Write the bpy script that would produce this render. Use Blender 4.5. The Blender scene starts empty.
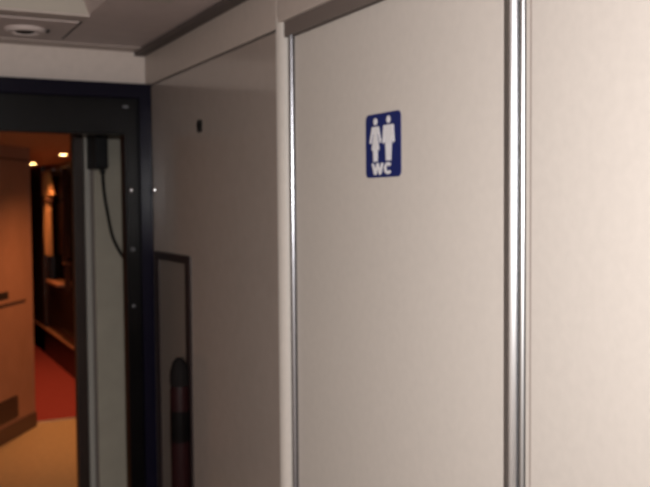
import bpy, bmesh, math, random
from mathutils import Vector, Matrix
random.seed(4)
S = bpy.context.scene
COL = S.collection
PI = math.pi

# ------------------------------------------------------------------ materials
def mat(name, col, rough=.5, metal=0., spec=.5, noise=0., nscale=40., bump=0., coat=0., emit=None, estr=0., aniso=0.):
    m = bpy.data.materials.new(name); m.use_nodes = True
    nt = m.node_tree; b = nt.nodes['Principled BSDF']
    b.inputs['Base Color'].default_value = (*col, 1)
    b.inputs['Roughness'].default_value = rough
    b.inputs['Metallic'].default_value = metal
    b.inputs['Specular IOR Level'].default_value = spec
    b.inputs['Coat Weight'].default_value = coat
    b.inputs['Coat Roughness'].default_value = .08
    b.inputs['Anisotropic'].default_value = aniso
    if emit:
        b.inputs['Emission Color'].default_value = (*emit, 1)
        b.inputs['Emission Strength'].default_value = estr
    if noise or bump:
        tc = nt.nodes.new('ShaderNodeTexCoord')
        n = nt.nodes.new('ShaderNodeTexNoise'); n.inputs['Scale'].default_value = nscale
        n.inputs['Detail'].default_value = 4
        nt.links.new(tc.outputs['Object'], n.inputs['Vector'])
        if noise:
            r = nt.nodes.new('ShaderNodeValToRGB')
            r.color_ramp.elements[0].position = .3; r.color_ramp.elements[1].position = .7
            r.color_ramp.elements[0].color = (*[c*(1-noise) for c in col], 1)
            r.color_ramp.elements[1].color = (*[min(1, c*(1+noise)) for c in col], 1)
            nt.links.new(n.outputs['Fac'], r.inputs['Fac'])
            nt.links.new(r.outputs['Color'], b.inputs['Base Color'])
        if bump:
            bp = nt.nodes.new('ShaderNodeBump'); bp.inputs['Strength'].default_value = bump
            bp.inputs['Distance'].default_value = .002
            nt.links.new(n.outputs['Fac'], bp.inputs['Height'])
            nt.links.new(bp.outputs['Normal'], b.inputs['Normal'])
    return m

M = dict(
    cream=mat('cream_laminate', (.60, .545, .50), .45, spec=.3, noise=.025, nscale=60),
    door=mat('door_laminate', (.66, .60, .55), .4, spec=.3, noise=.02, nscale=60),
    taupe=mat('glossy_taupe_laminate', (.375, .31, .275), .12, spec=.5, noise=.03, nscale=30),
    fascia=mat('fascia_laminate', (.55, .465, .415), .4, spec=.3, noise=.03),
    header=mat('header_laminate', (.70, .605, .55), .5, spec=.3, noise=.03),
    ceil=mat('ceiling_panel', (.58, .475, .45), .5, spec=.3, noise=.04, nscale=20),
    ceil2=mat('ceiling_band', (.50, .42, .385), .5, spec=.3, noise=.04, nscale=20),
    lamp=mat('lamp_cover', (.49, .44, .38), .4, spec=.3),
    dark=mat('dark_gap', (.03, .024, .022), .6),
    lintel=mat('lintel_brown', (.17, .135, .12), .5),
    alu=mat('brushed_aluminium', (.70, .71, .74), .26, metal=1.),
    alu3=mat('edge_aluminium', (.50, .51, .56), .24, metal=1.),
    alu2=mat('dull_aluminium', (.55, .55, .56), .34, metal=1.),
    ringc=mat('downlight_ring', (.66, .555, .525), .5, spec=.3),
    matte=mat('matte_black', (.009, .007, .007), .75, spec=.1),
    joint=mat('joint_filler', (.40, .335, .305), .6, spec=.2),
    gap=mat('gap_shade_brown', (.10, .078, .072), .6),
    surround=mat('surround_brown', (.030, .020, .020), .4, spec=.3),
    glossy=mat('glossy_black_bead', (.006, .005, .007), .05, spec=.5),
    screw=mat('dull_screw', (.16, .16, .17), .45, metal=1.),
    black=mat('black_rubber', (.0035, .0028, .003), .3, spec=.12, noise=.3, nscale=15),
    navy=mat('navy_black_enamel', (.007, .006, .014), .22, spec=.1),
    steel=mat('glint_steel', (.8, .8, .82), .2, metal=1.),
    grey=mat('grey_paint', (.36, .325, .265), .5, spec=.3, noise=.05, nscale=12),
    greyl=mat('grey_edge', (.36, .34, .31), .4, spec=.4),
    box=mat('box_plastic', (.006, .0055, .006), .5, spec=.2),
    cable=mat('cable_rubber', (.005, .0045, .0045), .6, spec=.2),
    blue=mat('sign_blue', (.011, .020, .13), .35, spec=.4),
    white=mat('sign_white', (.80, .78, .80), .4, spec=.3),
    niche=mat('niche_lining', (.21, .172, .15), .3, spec=.4),
    red=mat('dark_red_paint', (.016, .0035, .0042), .45, spec=.15),
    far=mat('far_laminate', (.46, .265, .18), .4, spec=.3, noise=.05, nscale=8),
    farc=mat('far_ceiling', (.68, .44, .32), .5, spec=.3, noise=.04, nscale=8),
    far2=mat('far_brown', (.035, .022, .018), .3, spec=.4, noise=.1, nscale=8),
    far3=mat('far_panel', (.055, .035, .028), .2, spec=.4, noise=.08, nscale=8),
    skirt=mat('skirting_brown', (.13, .078, .055), .5),
    lino=mat('ochre_lino', (.60, .50, .30), .35, spec=.4, noise=.08, nscale=25),
    vest=mat('vestibule_lino', (.14, .12, .11), .6, noise=.1, nscale=30),
    carpet=mat('red_carpet', (.32, .068, .07), .95, spec=.1, noise=.15, nscale=60, bump=.5),
    glass=mat('night_glass', (.006, .005, .006), .08, spec=.6),
    curtain=mat('curtain_cloth', (.62, .42, .24), .9, spec=.1, noise=.08, nscale=30),
    curtd=mat('curtain_dim', (.09, .05, .04), .9, spec=.1, noise=.08, nscale=30),  # darker copy of the curtain cloth, dimness put into the colour
    glow=mat('spot_glow', (1, .8, .5), .5, emit=(1., .62, .22), estr=26.),
    lampon=mat('fill_lamp_glow', (1, .95, .9), .5, emit=(1., .9, .8), estr=3.),
)

# ------------------------------------------------------------------ helpers
def link(o):
    COL.objects.link(o); return o

def obj(name, bm, m, parent=None, smooth=False):
    me = bpy.data.meshes.new(name); bmesh.ops.recalc_face_normals(bm, faces=bm.faces)
    bm.to_mesh(me); bm.free(); me.materials.append(M[m])
    if smooth:
        for p in me.polygons: p.use_smooth = True
        me.set_sharp_from_angle(angle=math.radians(40))
    o = link(bpy.data.objects.new(name, me))
    if parent:
        o.parent = parent; o.matrix_parent_inverse = Matrix.Translation(-parent.location) if parent.type == 'EMPTY' else Matrix()
    return o

def thing(name, label, cat, loc, group=None, kind=None):
    o = link(bpy.data.objects.new(name, None)); o.location = loc; o.empty_display_size = .05
    return tag(o, label, cat, group, kind)

def tag(o, label=None, cat=None, group=None, kind=None):
    for k, v in (('label', label), ('category', cat), ('group', group), ('kind', kind)):
        if v: o[k] = v
    return o

def struct(name, bm, m, parent=None, smooth=False):
    o = obj(name, bm, m, parent, smooth)
    if not parent: o['kind'] = 'structure'
    return o

def box(bm, x0, x1, y0, y1, z0, z1, bev=0., seg=2):
    r = bmesh.ops.create_cube(bm, size=1.)
    bmesh.ops.transform(bm, verts=r['verts'], matrix=Matrix.Translation(((x0+x1)/2, (y0+y1)/2, (z0+z1)/2)) @ Matrix.Diagonal((x1-x0, y1-y0, z1-z0, 1)))
    if bev:
        es = list({e for v in r['verts'] for e in v.link_edges})
        bmesh.ops.bevel(bm, geom=es, offset=bev, segments=seg, affect='EDGES', profile=.5)
    return bm

def B(*a, **k): return box(bmesh.new(), *a, **k)

def prism(pts, a0, a1, axis='z', bm=None):
    """polygon extruded along an axis; pts are 2-D in the other two axes (order x,y,z)"""
    bm = bm or bmesh.new()
    def P(p, a):
        return {'z': (p[0], p[1], a), 'x': (a, p[0], p[1]), 'y': (p[0], a, p[1])}[axis]
    lo = [bm.verts.new(P(p, a0)) for p in pts]; hi = [bm.verts.new(P(p, a1)) for p in pts]
    n = len(pts)
    bm.faces.new(lo); bm.faces.new(hi)
    for i in range(n): bm.faces.new((lo[i], lo[(i+1) % n], hi[(i+1) % n], hi[i]))
    return bm

def lathe(prof, n=40, mtx=None, bm=None):
    bm = bm or bmesh.new(); rings = []
    for r, z in prof:
        rings.append([bm.verts.new((r*math.cos(2*PI*i/n), r*math.sin(2*PI*i/n), z)) for i in range(n)] if r > 1e-6 else [bm.verts.new((0, 0, z))])
    for a, b in zip(rings, rings[1:]):
        for i in range(n):
            j = (i+1) % n
            f = [a[i % len(a)], a[j % len(a)], b[j % len(b)], b[i % len(b)]]
            f = list(dict.fromkeys(f))
            if len(f) > 2: bm.faces.new(f)
    if mtx: bmesh.ops.transform(bm, verts=bm.verts, matrix=mtx)
    return bm

def tube(pts, r, n=12, bm=None):
    bm = bm or bmesh.new(); pts = [Vector(p) for p in pts]; rings = []
    for i, p in enumerate(pts):
        t = (pts[min(i+1, len(pts)-1)]-pts[max(i-1, 0)]).normalized()
        u = t.cross(Vector((0, 1, 0)) if abs(t.y) < .9 else Vector((1, 0, 0))).normalized(); v = t.cross(u)
        rings.append([bm.verts.new(p+r*(math.cos(2*PI*k/n)*u+math.sin(2*PI*k/n)*v)) for k in range(n)])
    for a, b in zip(rings, rings[1:]):
        for k in range(n): bm.faces.new((a[k], a[(k+1) % n], b[(k+1) % n], b[k]))
    bm.faces.new(rings[0]); bm.faces.new(rings[-1])
    return bm

def catmull(P, n=8):
    P = [Vector(p) for p in P]; out = []
    for i in range(len(P)-1):
        a, b, c, d = P[max(i-1, 0)], P[i], P[i+1], P[min(i+2, len(P)-1)]
        for k in range(n):
            t = k/n
            out.append(.5*((2*b)+(c-a)*t+(2*a-5*b+4*c-d)*t*t+(3*b-a-3*c+d)*t**3))
    return out+[P[-1]]

def rrect(w, h, r, n=6):
    pts = []
    for cx, cy, a0 in ((w/2-r, h/2-r, 0), (-w/2+r, h/2-r, PI/2), (-w/2+r, -h/2+r, PI), (w/2-r, -h/2+r, 1.5*PI)):
        for k in range(n+1):
            a = a0+k*PI/2/n; pts.append((cx+r*math.cos(a), cy+r*math.sin(a)))
    return pts

def circ(cx, cy, r, n=20): return [(cx+r*math.cos(2*PI*k/n), cy+r*math.sin(2*PI*k/n)) for k in range(n)]

# ------------------------------------------------------------------ dimensions of the carriage (metres, X right, Y along the train, Z up)
WX = .85           # face of the toilet compartment wall
DX = .87           # face of its door
EY = 3.08          # end wall of the vestibule
CZ = 2.12          # vestibule ceiling
LX = -1.15         # far side of the carriage
FZ = 2.00          # ceiling of the next carriage

# ------------------------------------------------------------------ vestibule shell
struct('floor', B(LX, 1.62, -1.6, 3.02, -.06, 0), 'vest')
bm = bmesh.new()
struct('wall_left', B(LX-.05, LX, -1.6, EY, 0, 2.3), 'cream')
struct('wall_back', B(LX, WX+.8, -1.65, -1.6, 0, 2.3), 'cream')

# toilet compartment wall: one structure with its panels
wr = B(WX, .93, -1.6, 1.031, 0, CZ-.008, bev=.001)
wall_right = struct('wall_right', wr, 'cream')
# wall panel between door and carriage end
struct('panel', prism([(1.944, 0), (3.075, 0), (3.075, 1.997), (1.944, 1.997)], WX, .87, 'x'), 'taupe', wall_right)
struct('core', B(.872, .93, 1.916, 3.075, 0, 1.99), 'dark', wall_right)
struct('fascia', B(WX+.0005, .93, 1.944, 3.075, 2.004, CZ-.012, bev=.002), 'fascia', wall_right)
struct('fascia', B(WX+.0005, .93, 1.03, 1.9435, 2.016, CZ-.012, bev=.002), 'fascia', wall_right)
struct('groove_shade', B(WX+.008, .93, 1.944, 3.075, 1.98, 2.014), 'dark', wall_right)  # near-black backing, the groove's shade line put into the colour
struct('door_post', prism([(.8495, 1.944), (.8495, 1.938), (.8515, 1.930), (.855, 1.924), (.860, 1.919), (.868, 1.916), (.90, 1.916), (.90, 1.944)], 0, 2.028), 'cream', wall_right, True)
struct('lintel', B(.858, .93, 1.036, 1.916, 1.981, 2.017), 'lintel', wall_right)
struct('door_track', B(.902, .93, 1.036, 1.886, 1.95, 1.985), 'lintel', wall_right)

T = Matrix.Translation((WX, 2.978, 1.645)) @ Matrix.Rotation(-PI/2, 4, 'Y')
struct('screw', lathe([(0, .0110), (.004, .0102), (.0075, .008), (.010, .004), (.011, -.002)], 20, T), 'steel', wall_right, True)  # shiny dome added on the panel to carry a flash glint

# sliding toilet door
d1 = B(DX, .90, 1.098, 1.886, .01, 1.979, bev=.0015)
door = struct('door_1', d1, 'door')
struct('edge_strip', prism(circ(.867, 1.896, .0072), .01, 1.985), 'alu3', door, True)
struct('edge_gap', B(.876, .92, 1.887, 1.915, 0, 1.99), 'dark', door)

# aluminium closing jamb
tr = struct('trim_1', prism([(.861+.0092*math.cos(t)*.783-.0034*math.sin(t)*.621, 1.0836-.0092*math.cos(t)*.621-.0034*math.sin(t)*.783) for t in [2*PI*k/48 for k in range(48)]], 0, 2.0), 'alu', None, True)
struct('narrow_bead', prism([(.860+.0052*math.cos(t)*.783-.0030*math.sin(t)*.621, 1.0615-.0052*math.cos(t)*.621-.0030*math.sin(t)*.783) for t in [2*PI*k/32 for k in range(32)]], 0, 2.0), 'alu2', tr, True)
struct('cover_strip', B(.853, .90, 1.0355, 1.0475, 0, 2.0, bev=.002), 'cream', tr)
struct('joint', B(.8515, .92, 1.030, 1.036, 0, 2.0), 'joint', tr)
struct('flange', B(.864, .90, 1.088, 1.112, 0, 2.0), 'alu2', tr)
struct('backing', B(.866, .92, 1.036, 1.098, 0, 2.0), 'alu2', tr)

# end wall of the vestibule above and beside the gangway
ew = bmesh.new()
ew = B(LX, WX+.02, EY, EY+.05, 1.94, 2.3)
end = struct('wall_end', ew, 'header')
struct('side_panel', B(LX, -.22, EY, EY+.05, 0, 1.94), 'header', end)
struct('cornice', B(LX, .85, EY-.09, EY, 2.1192, 2.124), 'ceil2', end)

# ceiling with a lighting well whose far side is seen
ceil = bmesh.new()
struct_c = struct('ceiling', B(LX, .93, 2.526, EY, CZ+.002, CZ+.05), 'ceil')
struct('ceiling_field', B(.545, .93, -1.6, 2.526, CZ+.002, CZ+.05), 'ceil', struct_c)
struct('ceiling_field', B(LX, .545, -1.6, 1.0, CZ+.002, CZ+.05), 'ceil', struct_c)
struct('ceiling_field', B(LX, -.75, 1.0, 2.526, CZ+.002, CZ+.05), 'ceil', struct_c)
struct('gap_shade_strip', B(.815, .852, -1.6, EY, 2.106, 2.128), 'gap', struct_c)  # solid dark strip, shade of the ceiling edge put into its colour

wl = thing('ceiling_lamp', 'cream cover of the long ceiling lamp in its tapered recess', 'ceiling lamp', (-.1, 1.8, CZ))
lo = [(-.75, 1.0), (.545, 1.0), (.545, 2.526), (-.75, 2.526)]; hi = [(-.60, 1.2), (.47, 1.2), (.47, 2.44), (-.60, 2.44)]
def shell(bm, quads):
    """thin sloped sides of the recess, 4 mm thick, closed"""
    for q in quads:
        a = [bm.verts.new(p) for p in q]; b = [bm.verts.new((p[0], p[1], p[2]+.006)) for p in q]
        bm.faces.new(a); bm.faces.new(b)
        for i in range(4): bm.faces.new((a[i], a[(i+1) % 4], b[(i+1) % 4], b[i]))
    bmesh.ops.remove_doubles(bm, verts=bm.verts, dist=1e-5)
    return bm
lo3 = [(x, y, CZ) for x, y in lo]; hi3 = [(x, y, CZ+.13) for x, y in hi]
Q = lambda i: (lo3[i], lo3[(i+1) % 4], hi3[(i+1) % 4], hi3[i])
obj('side_wing', shell(bmesh.new(), [Q(1)]), 'ceil', wl)
obj('cover', shell(bmesh.new(), [Q(0), Q(2), Q(3), tuple(hi3)]), 'lamp', wl)
obj('lip', B(-.75, .548, 2.526, 2.60, CZ-.006, CZ+.002, bev=.002), 'ceil2', wl)

hp = thing('ceiling_hatch', 'flat brown ceiling hatch carrying a round downlight above the gangway', 'ceiling hatch', (.0, 2.76, CZ))
obj('panel', B(-.4, .536, 2.612, 2.905, CZ-.008, CZ+.002, bev=.003), 'ceil', hp)
obj('seam', B(.536, .545, 2.612, 2.905, CZ-.004, CZ+.002), 'dark', hp)

dl = thing('downlight', 'round unlit ceiling downlight with a pale ring and dark centre', 'downlight', (.409, 2.76, CZ-.008))
T = Matrix.Translation((.409, 2.76, CZ-.008))
obj('ring', lathe([(.058, 0), (.058, -.004), (.052, -.011), (.042, -.012), (.036, -.007), (.034, .0)], 48, T), 'ringc', dl, True)
obj('bulb', lathe([(0, -.013), (.014, -.013), (.026, -.010), (.033, -.002)], 32, T), 'dark', dl, True)
obj('catch', B(.470, .478, 2.745, 2.775, CZ-.014, CZ-.008, bev=.002), 'dark', dl)

cl = B(.60, .70, 2.02, 2.278, CZ-.004, CZ+.004, bev=.002)
tag(obj('ceiling_light_cover', cl, 'lamp'), 'small pale ceiling cover close beside the toilet wall fascia', 'ceiling light')

# unseen ceiling lamp added behind the camera as fill for the vestibule
vl = thing('added_fill_lamp', 'round opal ceiling lamp added out of view to fill the vestibule', 'ceiling lamp', (-.25, -.35, CZ))
T = Matrix.Translation((-.25, -.35, CZ))
obj('rim', lathe([(.16, .012), (.16, -.03), (.145, -.032), (.145, 0)], 40, T), 'alu2', vl, True)
obj('diffuser', lathe([(.145, -.005), (.14, -.03), (.08, -.045), (0, -.05)], 40, T), 'lampon', vl, True)

# ------------------------------------------------------------------ things on the toilet wall
sx = DX-.0015
sg = thing('wc_sign', 'square navy toilet sign with white figures and WC on the cream door', 'sign', (DX, 1.49, 1.707))
SC = (1.4865, 1.7075)      # centre Y, Z ; viewed from -X, image-right is -Y
def sgn(pts): return [(SC[0]-u, SC[1]+v) for u, v in pts]
obj('plate', prism(sgn(rrect(.131, .122, .011)), DX-.0015, DX+.001, 'x'), 'blue', sg)
def capsule(bm, p, q, r0, r1, n=8):
    p, q = Vector(p), Vector(q); d = (q-p).normalized(); nn = Vector((-d.y, d.x)); pts = []
    a0 = math.atan2(nn.y, nn.x)
    for k in range(n+1): pts.append((p.x+r0*math.cos(a0+PI*k/n), p.y+r0*math.sin(a0+PI*k/n)))
    for k in range(n+1): pts.append((q.x+r1*math.cos(a0+PI+PI*k/n), q.y+r1*math.sin(a0+PI+PI*k/n)))
    return pts
fx = DX-.0024
def figure(name, polys, label):
    bm = bmesh.new()
    for i, p in enumerate(polys): prism(sgn(p), fx-.00003*i, DX-.001, 'x', bm)
    o = obj(name, bm, 'white', sg); o['label'] = label
wx, mx = -.0265, .0225
figure('woman_figure', [circ(wx, .0460, .0070),
    [(wx-.0085, .0365), (wx+.0085, .0365), (wx+.0100, .0335), (wx+.0065, .020), (wx+.0150, -.008), (wx-.0150, -.008), (wx-.0065, .020), (wx-.0100, .0335)],
    [(wx-.0090, -.007), (wx-.0008, -.007), (wx-.0008, -.0305), (wx-.0075, -.0305)],
    [(wx+.0008, -.007), (wx+.0090, -.007), (wx+.0075, -.0305), (wx+.0008, -.0305)],
    capsule(None, (wx-.0105, .033), (wx-.0185, .008), .0036, .0032), capsule(None, (wx+.0105, .033), (wx+.0185, .008), .0036, .0032)], 'white woman pictogram')
figure('man_figure', [circ(mx, .0470, .0070),
    [(mx-.0120, .0370), (mx+.0120, .0370), (mx+.0150, .0330), (mx+.0115, .002), (mx-.0115, .002), (mx-.0150, .0330)],
    [(mx-.0115, .004), (mx-.0006, .004), (mx-.0006, -.0300), (mx-.0090, -.0300)],
    [(mx+.0006, .004), (mx+.0115, .004), (mx+.0090, -.0300), (mx+.0006, -.0300)],
    capsule(None, (mx-.0150, .0335), (mx-.0185, .006), .0038, .0034), capsule(None, (mx+.0150, .0335), (mx+.0185, .006), .0038, .0034)], 'white man pictogram')
# lettering W C
def stroke(p, q, w):
    p, q = Vector(p), Vector(q); n = Vector((-(q-p).y, (q-p).x)).normalized()*w/2
    return [tuple(p+n), tuple(q+n), tuple(q-n), tuple(p-n)]
bm = bmesh.new()
zt, zb = -.0335, -.0555
def bar(bm, pts, i): prism(sgn(pts), fx-.00003*i, DX-.001, 'x', bm)
x0 = -.0375
W = [(x0, zt), (x0+.0095, zb), (x0+.0185, zt), (x0+.0275, zb), (x0+.037, zt)]
for i in range(4):
    dx = .0082
    (xa, za), (xb, zb_) = W[i], W[i+1]
    bar(bm, [(xa-dx/2, za), (xa+dx/2, za), (xb+dx/2, zb_), (xb-dx/2, zb_)], i)
cx, cz, ro, ri = .0205, (zt+zb)/2, .0114, .0052
arc = [math.radians(38+284*k/22) for k in range(23)]
for i in range(22):
    a, b = arc[i], arc[i+1]
    bar(bm, [(cx+1.3*ro*math.cos(a), cz+ro*math.sin(a)), (cx+1.3*ro*math.cos(b), cz+ro*math.sin(b)), (cx+1.3*ri*math.cos(b), cz+ri*math.sin(b)), (cx+1.3*ri*math.cos(a), cz+ri*math.sin(a))], 0)
lt = obj('lettering', bm, 'white', sg); lt['label'] = 'white letters WC'

lk = thing('wall_lock', 'small black key lock set high in the glossy taupe wall', 'lock', (WX, 2.498, 1.823))
lc = (2.498, 1.8225)
obj('escutcheon', prism([(lc[0]+u, lc[1]+v) for u, v in rrect(.046, .036, .012)], WX-.003, WX+.004, 'x'), 'dark', lk)
obj('key_core', prism([(lc[0]+u, lc[1]+v) for u, v in circ(0, 0, .010)], WX-.005, WX, 'x'), 'black', lk)

# niche with dark surround low on the glossy wall
nt = thing('wall_niche', 'dark-framed tall niche low in the glossy taupe wall beside the gangway', 'niche', (WX, 2.79, .2))
bm = bmesh.new()
def ring_prism(y0, y1, z0, z1, w, x0, x1, bm):
    box(bm, x0, x1, y0, y0+w, z0, z1); box(bm, x0, x1, y1-w, y1, z0, z1)
    box(bm, x0, x1, y0+w, y1-w, z1-w*.55, z1); box(bm, x0, x1, y0+w, y1-w, z0, z0+w*.6)
ring_prism(2.600, 2.975, .20, 1.440, .045, WX-.006, WX+.004, bm)
obj('surround', bm, 'surround', nt)
obj('back_plate', B(WX-.002, WX+.004, 2.64, 2.94, .22, 1.42), 'niche', nt)

fe = thing('fire_extinguisher', 'slim dark red canister with a black cap hung in the wall niche', 'fire extinguisher', (WX-.03, 2.635, .45))
T = Matrix.Translation((WX-.030, 2.635, 0))
obj('body', lathe([(0, .46), (.026, .46), (.030, .47), (.030, 1.03), (.027, 1.05), (0, 1.052)], 32, T), 'red', fe, True)
obj('band', lathe([(.0300, .875), (.0308, .875), (.0308, .97), (.0300, .97)], 32, T), 'black', fe, True)
obj('cap', lathe([(.028, 1.045), (.030, 1.06), (.029, 1.09), (.022, 1.115), (.010, 1.13), (0, 1.132)], 24, T), 'matte', fe, True)
obj('bracket', B(WX-.036, WX-.002, 2.615, 2.655, .60, .63), 'black', fe)

# ------------------------------------------------------------------ gangway frame
gf = thing('gangway_frame', 'black rubber and enamel frame around the open gangway between two carriages', 'door frame', (.3, 3.02, 0))
def u_frame(x0, x1, zt_, w, wt, y0, y1, bev=.004):
    bm = bmesh.new()
    out = [(x0, 0), (x0, zt_), (x1, zt_), (x1, 0), (x1-w, 0), (x1-w, zt_-wt), (x0+w, zt_-wt), (x0+w, 0)]
    lo = [bm.verts.new((x, y0, z)) for x, z in out]; hi = [bm.verts.new((x, y1, z)) for x, z in out]
    for vs in (lo, hi):
        bm.faces.new((vs[0], vs[1], vs[6], vs[7])); bm.faces.new((vs[1], vs[2], vs[5], vs[6])); bm.faces.new((vs[2], vs[3], vs[4], vs[5]))
    for i in range(8): bm.faces.new((lo[i], lo[(i+1) % 8], hi[(i+1) % 8], hi[i]))
    bmesh.ops.recalc_face_normals(bm, faces=bm.faces)
    es = [e for e in bm.edges if len(e.link_faces) == 2 and e.calc_face_angle(0) > .5]
    bmesh.ops.bevel(bm, geom=es, offset=bev, segments=3, affect='EDGES')
    return bm
obj('outer_frame', u_frame(-.255, .8485, 2.002, .040, .046, 2.995, EY, .0015), 'navy', gf, True)
obj('inner_frame', u_frame(-.215, .810, 1.957, .047, .124, 3.02, EY+.0, .004), 'black', gf, True)
obj('frame_bead', tube([(.815, 3.003, 0), (.815, 3.003, 1.952)], .006), 'navy', gf, True)
obj('frame_bead', tube([(-.215, 3.003, 1.957), (.812, 3.003, 1.957)], .005), 'navy', gf, True)
for z in (1.252, 1.446, 1.645):
    T = Matrix.Translation((.783, 3.018, z)) @ Matrix.Rotation(PI/2, 4, 'X')
    obj('screw', lathe([(0, .0040), (.003, .0036), (.006, .0022), (.0085, -.001)], 16, T), 'steel' if z > 1.6 else 'screw', gf, True)  # top screw has brighter metal than its row, for the flash glint
T = Matrix.Translation((.765, 3.02, 1.925)) @ Matrix.Rotation(PI/2, 4, 'X')
obj('latch_plate', B(.756, .776, 3.016, 3.02, 1.921, 1.930, bev=.002), 'screw', gf)
# pleated bellows between the carriages
def pleats(bm, p0, p1, q0, q1, n, amp, axis):
    pass
bm = bmesh.new(); n = 12; rows = []
for i in range(n+1):
    y = EY+.05+(3.62-EY-.05)*i/n; k = .03*(i % 2)
    o_ = [(-.30-k, 0), (-.30-k, 1.965+k), (.95+k, 1.965+k), (.95+k, 0)]
    rows.append([bm.verts.new((x, y, z)) for x, z in o_])
for a, b in zip(rows, rows[1:]):
    for k in range(3): bm.faces.new((a[k], a[k+1], b[k+1], b[k]))
obj('bellows', bm, 'black', gf)
struct('trim_2', B(-.30, .95, 3.02, 3.70, -.05, -.002), 'alu2')   # gangway bridge plate

# grey sliding end door of the next carriage, half open
d2 = struct('door_2', B(.795, 1.30, 3.66, 3.70, .0, 1.97, bev=.003), 'grey')
struct('edge_strip', B(.757, .780, 3.652, 3.70, 0, 1.97, bev=.004), 'greyl', d2)
struct('edge_groove', B(.776, .797, 3.672, 3.70, 0, 1.97), 'lintel', d2)
struct('door_jamb', B(.716, .757, 3.668, 3.72, 0, 1.97, bev=.003), 'far2', d2)
struct('wall_end_far', B(LX, 1.62, 3.70, 3.74, 1.93, 2.3), 'far3')
struct('wall_front_far', B(LX, -.3, 3.70, 3.74, 0, 1.93), 'far3')

jb = thing('junction_box', 'black box at the top of the gangway with a hanging cable', 'junction box', (.79, 3.58, 1.73))
obj('housing', B(.766, .818, 3.50, 3.65, 1.737, 1.96, bev=.006), 'box', jb)
obj('cover', B(.772, .812, 3.494, 3.502, 1.752, 1.93, bev=.002), 'box', jb)
obj('gland', tube([(.806, 3.55, 1.745), (.806, 3.55, 1.718)], .011), 'box', jb, True)
obj('cable', tube(catmull([(.806, 3.55, 1.73), (.812, 3.56, 1.655), (.823, 3.56, 1.576), (.843, 3.57, 1.479), (.866, 3.58, 1.428), (.893, 3.58, 1.385), (.935, 3.58, 1.36)]), .0065), 'cable', jb, True)

# ------------------------------------------------------------------ next carriage
struct('floor_far', B(LX, 1.62, 3.70, 6.80, -.06, 0), 'lino')
tag(obj('carpet', B(1.03, 1.62, 6.80, 13.5, -.06, .004), 'carpet'), 'dark red carpet on the corridor floor of the next carriage', 'carpet')
tag(obj('threshold_strip', B(1.03, 1.62, 6.785, 6.815, 0, .008, bev=.003), 'alu2'), 'thin metal strip between ochre floor and red carpet', 'threshold')
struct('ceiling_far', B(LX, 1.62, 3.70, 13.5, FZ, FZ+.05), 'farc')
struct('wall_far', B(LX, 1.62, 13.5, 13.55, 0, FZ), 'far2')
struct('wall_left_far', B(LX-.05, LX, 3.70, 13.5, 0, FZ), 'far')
# angled compartment beside the corridor
ux, uy = .5496, .8354
A = Vector((.707, 6.254)); U = Vector((ux, uy)); N = Vector((uy, -ux))   # N points to the corridor/camera side
def D(s, o=0.):
    p = A+U*s+N*o; return (p.x, p.y)
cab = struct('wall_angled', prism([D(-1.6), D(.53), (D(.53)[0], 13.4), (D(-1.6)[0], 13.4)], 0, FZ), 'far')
struct('corner_bead', prism([D(.510, .006), D(.537, .004), D(.537, -.02), D(.510, -.02)], 0, FZ), 'far', cab)
struct('skirting', prism([D(-1.6, .012), D(.540, .012), D(.540, -.01), D(-1.6, -.01)], 0, .105), 'skirt', cab)
struct('head_seam', prism([D(-1.6, .003), D(.53, .003), D(.53, -.01), D(-1.6, -.01)], 1.905, 1.918), 'skirt', cab)
def slab(s0, s1, o0, o1, z0, z1): return prism([D(s0, o1), D(s1, o1), D(s1, o0), D(s0, o0)], z0, z1)
wb = thing('waste_flap', 'flush waste flap with a dark finger slot in the angled wall', 'waste flap', (*D(.2), .95))
obj('flap', slab(-.3, .415, 0, .006, .935, 1.29), 'far', wb)
obj('finger_slot', slab(-.12, .155, .004, .008, .965, 1.015), 'dark', wb)
obj('lower_edge', slab(-.3, .415, .0, .010, .922, .937), 'skirt', wb)
vg = thing('vent_grille', 'dark floor-level ventilation grille in the angled wall', 'vent grille', (*D(.1), .2))
obj('backing', slab(-.3, .262, 0, .004, .135, .285), 'far2', vg)
bm = bmesh.new()
for k in range(7): prism([D(-.3, .010), D(.262, .010), D(.262, .003), D(-.3, .003)], .142+k*.020, .152+k*.020, 'z', bm)
obj('slats', bm, 'skirt', vg)

# right-hand side of the corridor: dado, window, curtains, floor duct
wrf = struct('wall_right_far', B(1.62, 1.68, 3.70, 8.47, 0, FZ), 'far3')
struct('dado', B(1.62, 1.68, 8.47, 9.90, 0, .80), 'far3', wrf)
struct('window_head', B(1.62, 1.68, 8.47, 9.90, 1.93, FZ), 'far3', wrf)
struct('window_pier', B(1.62, 1.68, 9.72, 9.90, .80, 1.93), 'far3', wrf)
w1 = struct('window_1', B(1.655, 1.665, 8.47, 9.72, .80, 1.93), 'glass')
struct('window_frame', (lambda b: (box(b, 1.628, 1.655, 8.47, 8.51, .80, 1.93), box(b, 1.628, 1.655, 9.68, 9.72, .80, 1.93), box(b, 1.628, 1.655, 8.51, 9.68, 1.89, 1.93), b)[-1])(bmesh.new()), 'far2', w1)
struct('window_sill', B(1.575, 1.655, 8.95, 9.62, .795, .822, bev=.004), 'far', w1)
struct('door_3', B(1.60, 1.68, 9.90, 13.5, 0, FZ), 'far2')

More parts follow.
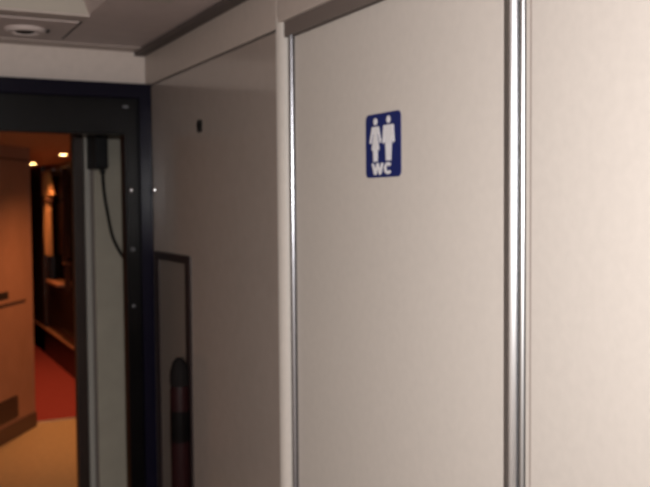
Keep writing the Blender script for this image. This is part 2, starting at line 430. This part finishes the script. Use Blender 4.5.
def curtain(name, label, y0, y1, ztop, zbot, neck, m, x=1.585):
    """pleated cloth, gathered at z=neck"""
    bm = bmesh.new(); nu, nv = 48, 36; g = []
    for j in range(nv+1):
        z = ztop+(zbot-ztop)*j/nv; t = j/nv
        w = .35+.65*min(1., max(0., t/neck)) if t < neck else .5-.1*(t-neck)
        row = []
        for i in range(nu+1):
            u = i/nu; yy = (y0+y1)/2+(u-.5)*(y1-y0)*w
            row.append(bm.verts.new((x+.020*math.sin(u*7*2*PI)+.004*math.sin(9*t+u*5), yy, z)))
        g.append(row)
    for j in range(nv):
        for i in range(nu): bm.faces.new((g[j][i], g[j][i+1], g[j+1][i+1], g[j+1][i]))
    bmesh.ops.solidify(bm, geom=bm.faces[:], thickness=.003)
    t = thing(name, label, 'curtain', (x, (y0+y1)/2, zbot))
    obj('cloth', bm, m, t, True)
    obj('rail', tube([(x, y0-.05, ztop+.012), (x, y1+.05, ztop+.012)], .008), 'alu2', t, True)
    zn = ztop+(zbot-ztop)*neck
    obj('tie_band', B(x-.034, x+.034, (y0+y1)/2-.30*(y1-y0), (y0+y1)/2+.30*(y1-y0), zn-.045, zn-.02, bev=.004), 'curtd', t)
curtain('curtain', 'amber lit gathered curtain at the far edge of the corridor window', 9.15, 9.78, 1.93, 1.08, .30, 'curtain')  # outline follows the wedge of amber glow, light put into the cloth's shape
curtain('curtain', 'dim reddish curtain at the near edge of the corridor window', 8.40, 8.60, 1.93, .80, .75, 'curtd')

hd = thing('floor_duct', 'low black floor duct with an amber lit top lip below the window', 'heating duct', (1.56, 9.0, 0))
obj('casing', B(1.600, 1.62, 7.3, 11.5, .006, .272), 'black', hd)
obj('top_lip', B(1.588, 1.62, 8.35, 11.5, .272, .292, bev=.004), 'far', hd)
obj('upper_rail', B(1.595, 1.62, 8.2, 9.0, .36, .385, bev=.004), 'far3', hd)

for y, lab in ((5.9, 'lit amber ceiling spot above the ochre floor of the next carriage'),
               (7.36, 'larger lit amber ceiling spot, the nearer of two showing through the gangway'),
               (9.05, 'smaller lit amber ceiling spot, beside the top of the angled wall'),
               ):
    sxp = 1.362 if 7 < y < 8 else 1.385
    t = thing('ceiling_spotlight', lab, 'spotlight', (sxp, y, FZ), 'amber spots along the corridor ceiling')
    T = Matrix.Translation((sxp, y, FZ))
    obj('rim', lathe([(.050, .0), (.050, -.005), (.042, -.008), (.037, -.004), (.037, 0)], 32, T), 'alu2', t, True)
    obj('lens', lathe([(.037, -.003), (.026, -.009), (0, -.011)], 32, T), 'glow', t, True)
    L = bpy.data.lights.new('spot_lamp', 'SPOT'); L.energy = 40; L.color = (1., .37, .13); L.spot_size = math.radians(128); L.spot_blend = .8; L.shadow_soft_size = .04
    lo_ = link(bpy.data.objects.new('spot_lamp', L)); lo_.parent = t; lo_.location = (0, 0, -.03)
    if y < 6.5: lo_.rotation_euler = (math.radians(14), 0, 0); L.spot_size = math.radians(124); L.spot_blend = 1.; L.energy = 54

# ------------------------------------------------------------------ added fill light of the vestibule and the camera's flash
L = bpy.data.lights.new('camera_flash', 'SPOT'); L.energy = 75; L.spot_size = math.radians(110); L.spot_blend = 1.; L.color = (1., .99, .98); L.shadow_soft_size = .015
fl = link(bpy.data.objects.new('camera_flash', L)); fl.location = (.02, -.01, 1.68)
fl.rotation_euler = Vector((math.sin(math.radians(24)), math.cos(math.radians(24)), .07)).to_track_quat('-Z', 'Y').to_euler()
L = bpy.data.lights.new('added_fill_light', 'AREA'); L.energy = 45; L.color = (1., .96, .92); L.shape = 'DISK'; L.size = .28
al = link(bpy.data.objects.new('added_fill_light', L)); al.location = (-.25, -.35, CZ-.06)

w = bpy.data.worlds.new('night'); S.world = w; w.use_nodes = True
w.node_tree.nodes['Background'].inputs['Color'].default_value = (.02, .02, .025, 1)
w.node_tree.nodes['Background'].inputs['Strength'].default_value = .2

# ------------------------------------------------------------------ camera
cam = bpy.data.cameras.new('camera'); co = link(bpy.data.objects.new('camera', cam)); S.camera = co
yaw, pitch, roll = math.radians(26.6), math.radians(-2.63), math.radians(-.46)
f = Vector((math.sin(yaw)*math.cos(pitch), math.cos(yaw)*math.cos(pitch), math.sin(pitch)))
r = Vector((math.cos(yaw), -math.sin(yaw), 0)); u = r.cross(f)
r2 = math.cos(roll)*r+math.sin(roll)*u; u2 = -math.sin(roll)*r+math.cos(roll)*u
co.matrix_world = Matrix(((r2.x, u2.x, -f.x, 0), (r2.y, u2.y, -f.y, 0), (r2.z, u2.z, -f.z, 1.6), (0, 0, 0, 1)))
cam.sensor_width = 36; cam.lens = 900/650*36; cam.clip_start = .02
cam.dof.use_dof = True; cam.dof.focus_distance = .72; cam.dof.aperture_fstop = 13

S.view_settings.view_transform = 'Standard'; S.view_settings.look = 'None'
S.view_settings.gamma = 1; S.view_settings.use_curve_mapping = False
S.view_settings.exposure = 0
